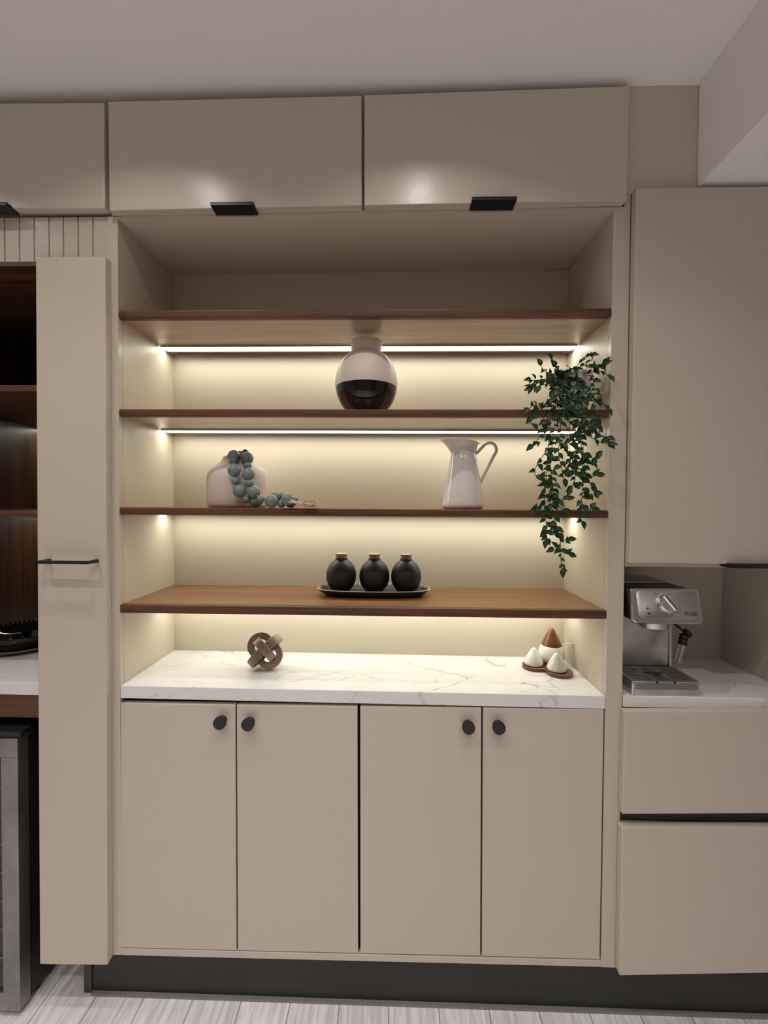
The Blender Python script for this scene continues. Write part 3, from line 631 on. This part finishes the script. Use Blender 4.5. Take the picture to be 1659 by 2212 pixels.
def mark(u_, v_, w_, h_, thick=.0004, solid=False):
    m = MB(); q = [fp(u_, v_, .0085)+Mf @ Vector((sx*w_, sy*h_, 0)) for sx, sy in ((-1,-1),(1,-1),(1,1),(-1,1))]
    if solid: m.loft([q, [p+out*.0003 for p in q]])
    else:
        z_ = [p+(q[0]+q[2]-p*2)*.28 for p in q]; q2 = [p+out*.0003 for p in q]; z2 = [p+out*.0003 for p in z_]
        m.loft([q, q2, z2, z_, q], cap=False)
    m.build('printed_symbol', SYM, cm)
mark(.345,.845,.0018,.0024); mark(.385,.83,.0024,.0012); mark(.41,.835,.0010,.0007)
mark(.49,.875,.0022,.0003,solid=True); mark(.50,.855,.0003,.0010,solid=True); mark(.60,.84,.0020,.0008,solid=True); mark(.66,.85,.0010,.0022); mark(.83,.80,.0040,.0016)

# maker's badge
bc = fp(.832, .275, .0086)
def pill(w_, h_, z_, n=10):
    P = []
    for k in range(n+1): a = -PI/2+PI*k/n; P.append(bc+Mf @ Vector((w_-h_+h_*math.cos(a), h_*math.sin(a), z_)))
    for k in range(n+1): a = PI/2+PI*k/n; P.append(bc+Mf @ Vector((-w_+h_+h_*math.cos(a), h_*math.sin(a), z_)))
    return P
bd = MB().loft([pill(.0172,.0054,0), pill(.0172,.0054,.0006)]).build('badge', mat('badge_black', (.02,.02,.022), .4), cm)
MB().loft([pill(.0161,.0044,.0005), pill(.0161,.0044,.0009)]).build('badge_face', STEELW, bd)
cu = bpy.data.curves.new('lettering', 'FONT'); cu.body = "De'Longhi"; cu.size = .0078; cu.align_x = 'CENTER'; cu.align_y = 'CENTER'; cu.extrude = .0002; cu.offset = .00012
to = bpy.data.objects.new('lettering', cu); C.objects.link(to); bpy.context.view_layer.update()
me = bpy.data.meshes.new_from_object(to.evaluated_get(bpy.context.evaluated_depsgraph_get())); bpy.data.objects.remove(to)
m = MB(); m.bm.from_mesh(me); bpy.data.meshes.remove(me)
m.build('lettering', mat('letter_black', (.01,.01,.012), .4), bd, M=Matrix.Translation(bc+out*.0011) @ Mf.to_4x4())
# column, group head
cr_x = at(1444, 1400, .125).x; cr2 = at(1451, 1400, .125).x
MB().box(xl+.006, cr2-.004, .132, backY, z0+.001, zbh+.0035).build('column', mat('column_black', (.03,.03,.03), .45), cm)
MB().box(xl+.006, cr_x, .1265, .1318, z0+.030, zbh+.0035).build('splash_plate', STEELW, cm)
MB().box(cr_x+.0005, cr2, .1225, .160, z0+.022, zbh+.0035).build('edge_trim', STEEL, cm, bevel=.002)
gh = at(1409, 1352, .065)
MB().lathe([(.036, -.034), (.040, -.033), (.0425, -.022), (.0425, .012)], (gh.x, .065, zbh+.001), n=48).build('group_head', STEELW, cm, smooth=True)
MB().lathe([(.030, -.0355), (.032, -.0335)], (gh.x, .065, zbh+.001), n=40).build('shower_screen', STEELW, cm, smooth=True)
# drip tray
tl2, tr2 = at(1365, 1474, .003), at(1513, 1474, .003); xa, xb = tl2.x, tr2.x+.0005; ztr = tr2.z
MB().box(xa, xb, .003, .1215, z0, ztr-.004).build('drip_tray', STEELW, cm, bevel=.003)
MB().box(xa+.009, xb-.008, .0018, .004, z0+.017, ztr-.0075).build('tray_front_inlay', mat('grey_inlay', (.30,.30,.30), .22, metal=.9), cm, bevel=.0015)
gp_ = MB(); ny = 11; ys = [.010+.106*i/ny for i in range(ny+1)]
gp_.box(xa+.001, xa+.012, .004, .1215, ztr-.0038, ztr); gp_.box(xb-.012, xb-.001, .004, .1215, ztr-.0038, ztr)
xm = [(xa+.012), xa+.068, xa+.076, xb-.076, xb-.068, (xb-.012)]
for i, y in enumerate(ys): gp_.box(xa+.012, xb-.012, y-.0026 if i else .004, y+.0026 if i else .015, ztr-.0038, ztr)
gp_.box(xm[1], xm[2], .004, .1215, ztr-.0038, ztr-.0002); gp_.box(xm[3], xm[4], .004, .1215, ztr-.0038, ztr-.0002)
g = gp_.build('drip_grid', STEELW, cm)
MB().box(xa+.012, xb-.012, .006, .12, ztr-.0040, ztr-.0034).build('grid_well', CAVITY, cm)
fm = MB(); cxx = (xa+xb)/2
for dx, dy, ww, hh in ((-.016,.068,.010,.007),(.012,.066,.012,.006),(.002,.050,.007,.004)): fm.box(cxx+dx-ww, cxx+dx+ww, dy-hh, dy+hh, ztr+.0001, ztr+.0008)
fm.build('level_float', BLACK, g)
# steam wand
s0, s1_, s2_ = at(1455, 1349, .09), at(1474, 1361, .075), at(1486, 1368, .070)
w_ = thing and MB().tube([s0+Vector((0,0,.004)), s1_, s2_], .0032, 10).build('steam_pipe', BLACK, cm, smooth='all')
e0, e1, e2 = at(1478, 1362, .072), at(1488, 1371, .070), at(1487, 1375, .070)
m = MB().tube([e0, e0.lerp(e1,.5), e1], [.007,.0095,.0085], 14); m.sphere(e1, .0092, 16)
m.build('wand_joint', BLACK, cm, smooth='all')
c0, c1 = at(1479, 1370, .070), at(1473, 1393, .068)
pts, rr = [], []
for i in range(15): pts.append(c0.lerp(c1, i/14)); rr.append(.0135 if i % 5 in (1,2,3) else .0118)
MB().tube(pts, rr, 20).build('wand_collar', BLACKG, cm, smooth='all')
w0, w1 = at(1473.5, 1391, .068), at(1462.5, 1432, .062)
rings = []
for p in (w0, w1):
    d_ = (w1-w0).normalized(); u_ = Vector((0,1,0)); u_ = (u_-d_*u_.dot(d_)).normalized(); v_ = d_.cross(u_)
    rings.append([p+(u_*math.cos(2*PI*k/48)+v_*math.sin(2*PI*k/48))*(.0085+.0009*math.cos(2*PI*k/48*12)) for k in range(48)])
MB().loft(rings).build('wand_sleeve', CHROME, cm, smooth=True)
# ------------------------------------------------------------------ trailing plant
S2p = zz(.2721)+.0004
pp = at(1236, 850, .085); px, py = pp.x, .085
pl_ = thing('potted_plant', (px, py, S2p), 'artificial green trailing plant in a white pot at the right end of the second shelf', 'plant')
MB().lathe([(.0, 0), (.040, 0), (.042, .002), (.0545, .112), (.0565, .113), (.0565, .122), (.0535, .122), (.051, .108), (.0, .108)], (px, py, S2p), n=48, cap=False).build('pot', POTM, pl_, smooth=True)
MB().lathe([(.0515, .1085), (.03, .112), (.001, .113)], (px, py, S2p), n=32).build('soil', SOIL, pl_)
random.seed(11)
XMAX = W-.004
class Foliage:
    def __init__(s): s.v = []; s.f = []; s.uv = []
    def leaf(s, base, d, n, L, wd):
        d = d.normalized(); side = d.cross(n).normalized(); n = side.cross(d)
        K = 6; idx = []
        for i in range(K+1):
            t_ = i/K; hw = wd*math.sin(PI*min(1, t_**.80))*(1-.30*t_) if 0 < i < K else .0002
            cpos = base + d*(L*t_) + n*(.10*L*math.sin(PI*t_) - .16*L*t_*t_)
            for sgn, uu in ((-1, 1.0), (-.5, .5), (0, 0.0), (.5, .5), (1, 1.0)):
                p = cpos + side*hw*sgn + n*(abs(sgn)*hw*.33)
                if p.y > -.002: p.x = min(p.x, XMAX)
                s.v.append(p); s.uv.append((uu, t_)); idx.append(len(s.v)-1)
        for i in range(K):
            for j in range(4): a = i*5+j; s.f.append(tuple(idx[q] for q in (a, a+1, a+6, a+5)))
    def build(s, parent):
        me = bpy.data.meshes.new('foliage'); org = Vector(pl_['org'])
        me.from_pydata([tuple(p-org) for p in s.v], [], s.f); me.materials.append(LEAF)
        ul = me.uv_layers.new(name='leaf')
        for lp in me.loops: ul.data[lp.index].uv = s.uv[lp.vertex_index]
        for p in me.polygons: p.use_smooth = True
        o = bpy.data.objects.new('foliage', me); C.objects.link(o); o.parent = parent; o['org'] = tuple(org)
        return o
def rnd(a): return random.uniform(-a, a)
def Z8(u, v_, Y): return at(1080+u/3.95, 720+v_/3.95, Y)
# vines traced over the photograph at their own depths: (zoomed u, v, depth)
R0 = (600, 370, .07)
vines = [
 ([R0,(480,380,.03),(440,470,-.01),(440,640,-.03),(430,780,-.035),(415,950,-.04),(400,1120,-.04),(390,1300,-.035),(380,1450,-.035),(385,1560,-.035),(400,1660,-.035),(390,1760,-.035)], 1, 1),
 ([R0,(500,400,.02),(480,560,-.02),(470,700,-.035),(455,860,-.045),(440,1000,-.045),(430,1150,-.045),(450,1310,-.045),(430,1430,-.04),(470,1590,-.04),(500,1700,-.04),(515,1800,-.035),(520,1920,-.035),(528,2010,-.035)], .9, 1),
 ([R0,(560,420,.0),(540,560,-.03),(520,760,-.045),(510,900,-.05),(500,1020,-.05),(520,1130,-.05),(545,1240,-.045)], 1.1, 1),
 ([R0,(600,430,-.005),(600,600,-.04),(590,760,-.05),(600,900,-.05),(640,980,-.05),(620,1080,-.05),(640,1230,-.045),(605,1320,-.045)], 1, 1),
 ([R0,(660,400,.0),(690,560,-.035),(700,720,-.045),(705,860,-.05),(710,1000,-.045),(720,1150,-.045),(745,1240,-.045),(780,1300,-.045)], 1.1, 1),
 ([R0,(680,420,.0),(680,600,-.03),(670,760,-.04),(690,920,-.045),(700,1080,-.05),(705,1230,-.045),(705,1360,-.045),(690,1460,-.04),(685,1560,-.04),(695,1600,-.04)], 1, 1),
 ([R0,(760,360,.02),(800,430,-.02),(800,560,-.035),(810,700,-.04),(840,800,-.04),(860,870,-.045),(905,890,-.05)], .9, 1),
 ([(700,800,-.04),(740,870,-.05),(820,910,-.055),(880,940,-.055),(920,945,-.06)], .6, 1),
 ([R0,(780,330,.02),(840,320,-.01),(900,345,-.03),(930,370,-.04)], .8, 1),
 ([R0,(640,300,.05),(680,250,.04),(730,200,.02),(770,190,.01)], 1, 1),
 ([R0,(600,310,.05),(520,320,.03),(470,270,.02),(440,225,.01)], .7, 1),
 ([R0,(500,350,.02),(420,340,-.01),(370,310,-.02),(350,280,-.02)], .8, 1),
 ([R0,(470,370,.01),(380,390,-.02),(320,400,-.03),(270,400,-.035)], 1.1, 1),
 ([R0,(480,400,.01),(400,430,-.03),(330,450,-.04),(280,465,-.04)], 1.1, 1),
 ([(440,500,-.02),(420,590,-.04),(350,620,-.05),(300,610,-.05),(250,640,-.05)], .9, 1),
 ([(430,560,-.03),(350,630,-.045),(310,660,-.05),(270,710,-.05)], .7, 1),
 ([(430,780,-.04),(370,820,-.05),(330,900,-.05),(280,950,-.05)], .7, 1),
 ([(430,800,-.04),(390,810,-.05),(340,830,-.055),(320,820,-.055)], .5, 1),
 ([(400,1000,-.045),(350,1070,-.05),(300,1160,-.05),(310,1220,-.05),(370,1250,-.05),(380,1330,-.045)], .7, 0),
 ([(450,1300,-.045),(470,1400,-.045),(500,1470,-.045),(540,1500,-.045)], .8, 1),
 ([(470,1400,-.045),(520,1420,-.045),(560,1415,-.045)], .4, 1),
 ([(380,1440,-.035),(330,1480,-.04),(300,1500,-.045)], .5, 1),
 ([R0,(620,330,.03),(700,280,.02),(780,270,.0),(830,290,-.01),(880,270,-.02)], 1.1, 1),
 ([R0,(560,350,.02),(520,430,-.02),(560,500,-.035),(640,540,-.045),(720,560,-.045)], 1.3, 1),
 ([R0,(540,400,-.01),(480,470,-.03),(540,620,-.045),(600,660,-.05)], 1.3, 1),
 ([R0,(720,440,-.02),(780,540,-.035),(860,580,-.045),(910,640,-.05)], 1.1, 1),
 ([(560,600,-.04),(620,720,-.05),(700,790,-.055),(790,800,-.055)], 1.3, 1),
 ([(520,700,-.045),(440,720,-.055),(400,740,-.055)], 1.2, 1),
 ([(500,900,-.05),(560,1000,-.055),(600,1060,-.055),(580,1150,-.055)], 1.2, 1),
 ([(690,1000,-.045),(740,1080,-.05),(780,1100,-.05),(820,1060,-.05)], 1.0, 1),
 ([(700,1180,-.045),(760,1220,-.05),(820,1215,-.05)], 1.0, 1),
 ([(705,1330,-.045),(750,1370,-.045),(800,1370,-.045)], .9, 1),
 ([(700,1440,-.04),(720,1490,-.045),(780,1500,-.045)], .9, 1),
 ([(600,1100,-.05),(620,1180,-.05),(680,1200,-.05)], 1.0, 1),
 ([(515,1780,-.035),(545,1765,-.035),(575,1760,-.035)], .5, 1),
 ([(520,1860,-.035),(550,1870,-.035),(580,1880,-.035)], .5, 1),
 ([(515,1850,-.035),(490,1820,-.035),(460,1830,-.035)], .6, 1),
 ([(395,1700,-.035),(430,1710,-.035),(465,1720,-.035)], .7, 1),
]
step = .0105
for pts_, dens, tip in vines:
    P = cr([Z8(*q) for q in pts_], 6)
    P = [p+Vector((0, 0, 0)) for p in P]
    st = MB().tube(P, .0010, 5).build('vine', STEM, pl_, smooth='all')
    F = Foliage(); acc = step*.6; sgn = random.choice((-1, 1))
    for a, b in zip(P, P[1:]):
        acc += (b-a).length
        if acc > step/dens:
            acc = 0; sgn = -sgn; t_ = (b-a).normalized()
            inpot = (Vector((b.x, b.y))-Vector((px, py))).length < .045 and b.z < S2p+.12
            if inpot: continue
            for s_ in ((sgn, -sgn) if random.random() < .35 else (sgn,)):
                sd = Vector((s_*abs(t_.z)+rnd(.3), -.35+rnd(.45), -s_*t_.x*(1 if t_.z < 0 else -1)+rnd(.35)))
                d_ = (t_*random.uniform(.35, .9)+sd*random.uniform(.7, 1.1)+Vector((0, 0, -.15))).normalized()
                nn = Vector((rnd(.5), -1, .25+rnd(.6)))
                L_ = random.uniform(.019, .028)*(1 if random.random() < .72 else .62); F.leaf(b, d_, nn, L_, L_*random.uniform(.29, .38))
    if tip:
        t_ = (P[-1]-P[-3]).normalized(); F.leaf(P[-1], t_+Vector((0,-.15,0)), Vector((rnd(.3), -1, .3)), .026, .0088)
    if F.v: F.build(st)
print('objects', len(bpy.data.objects))
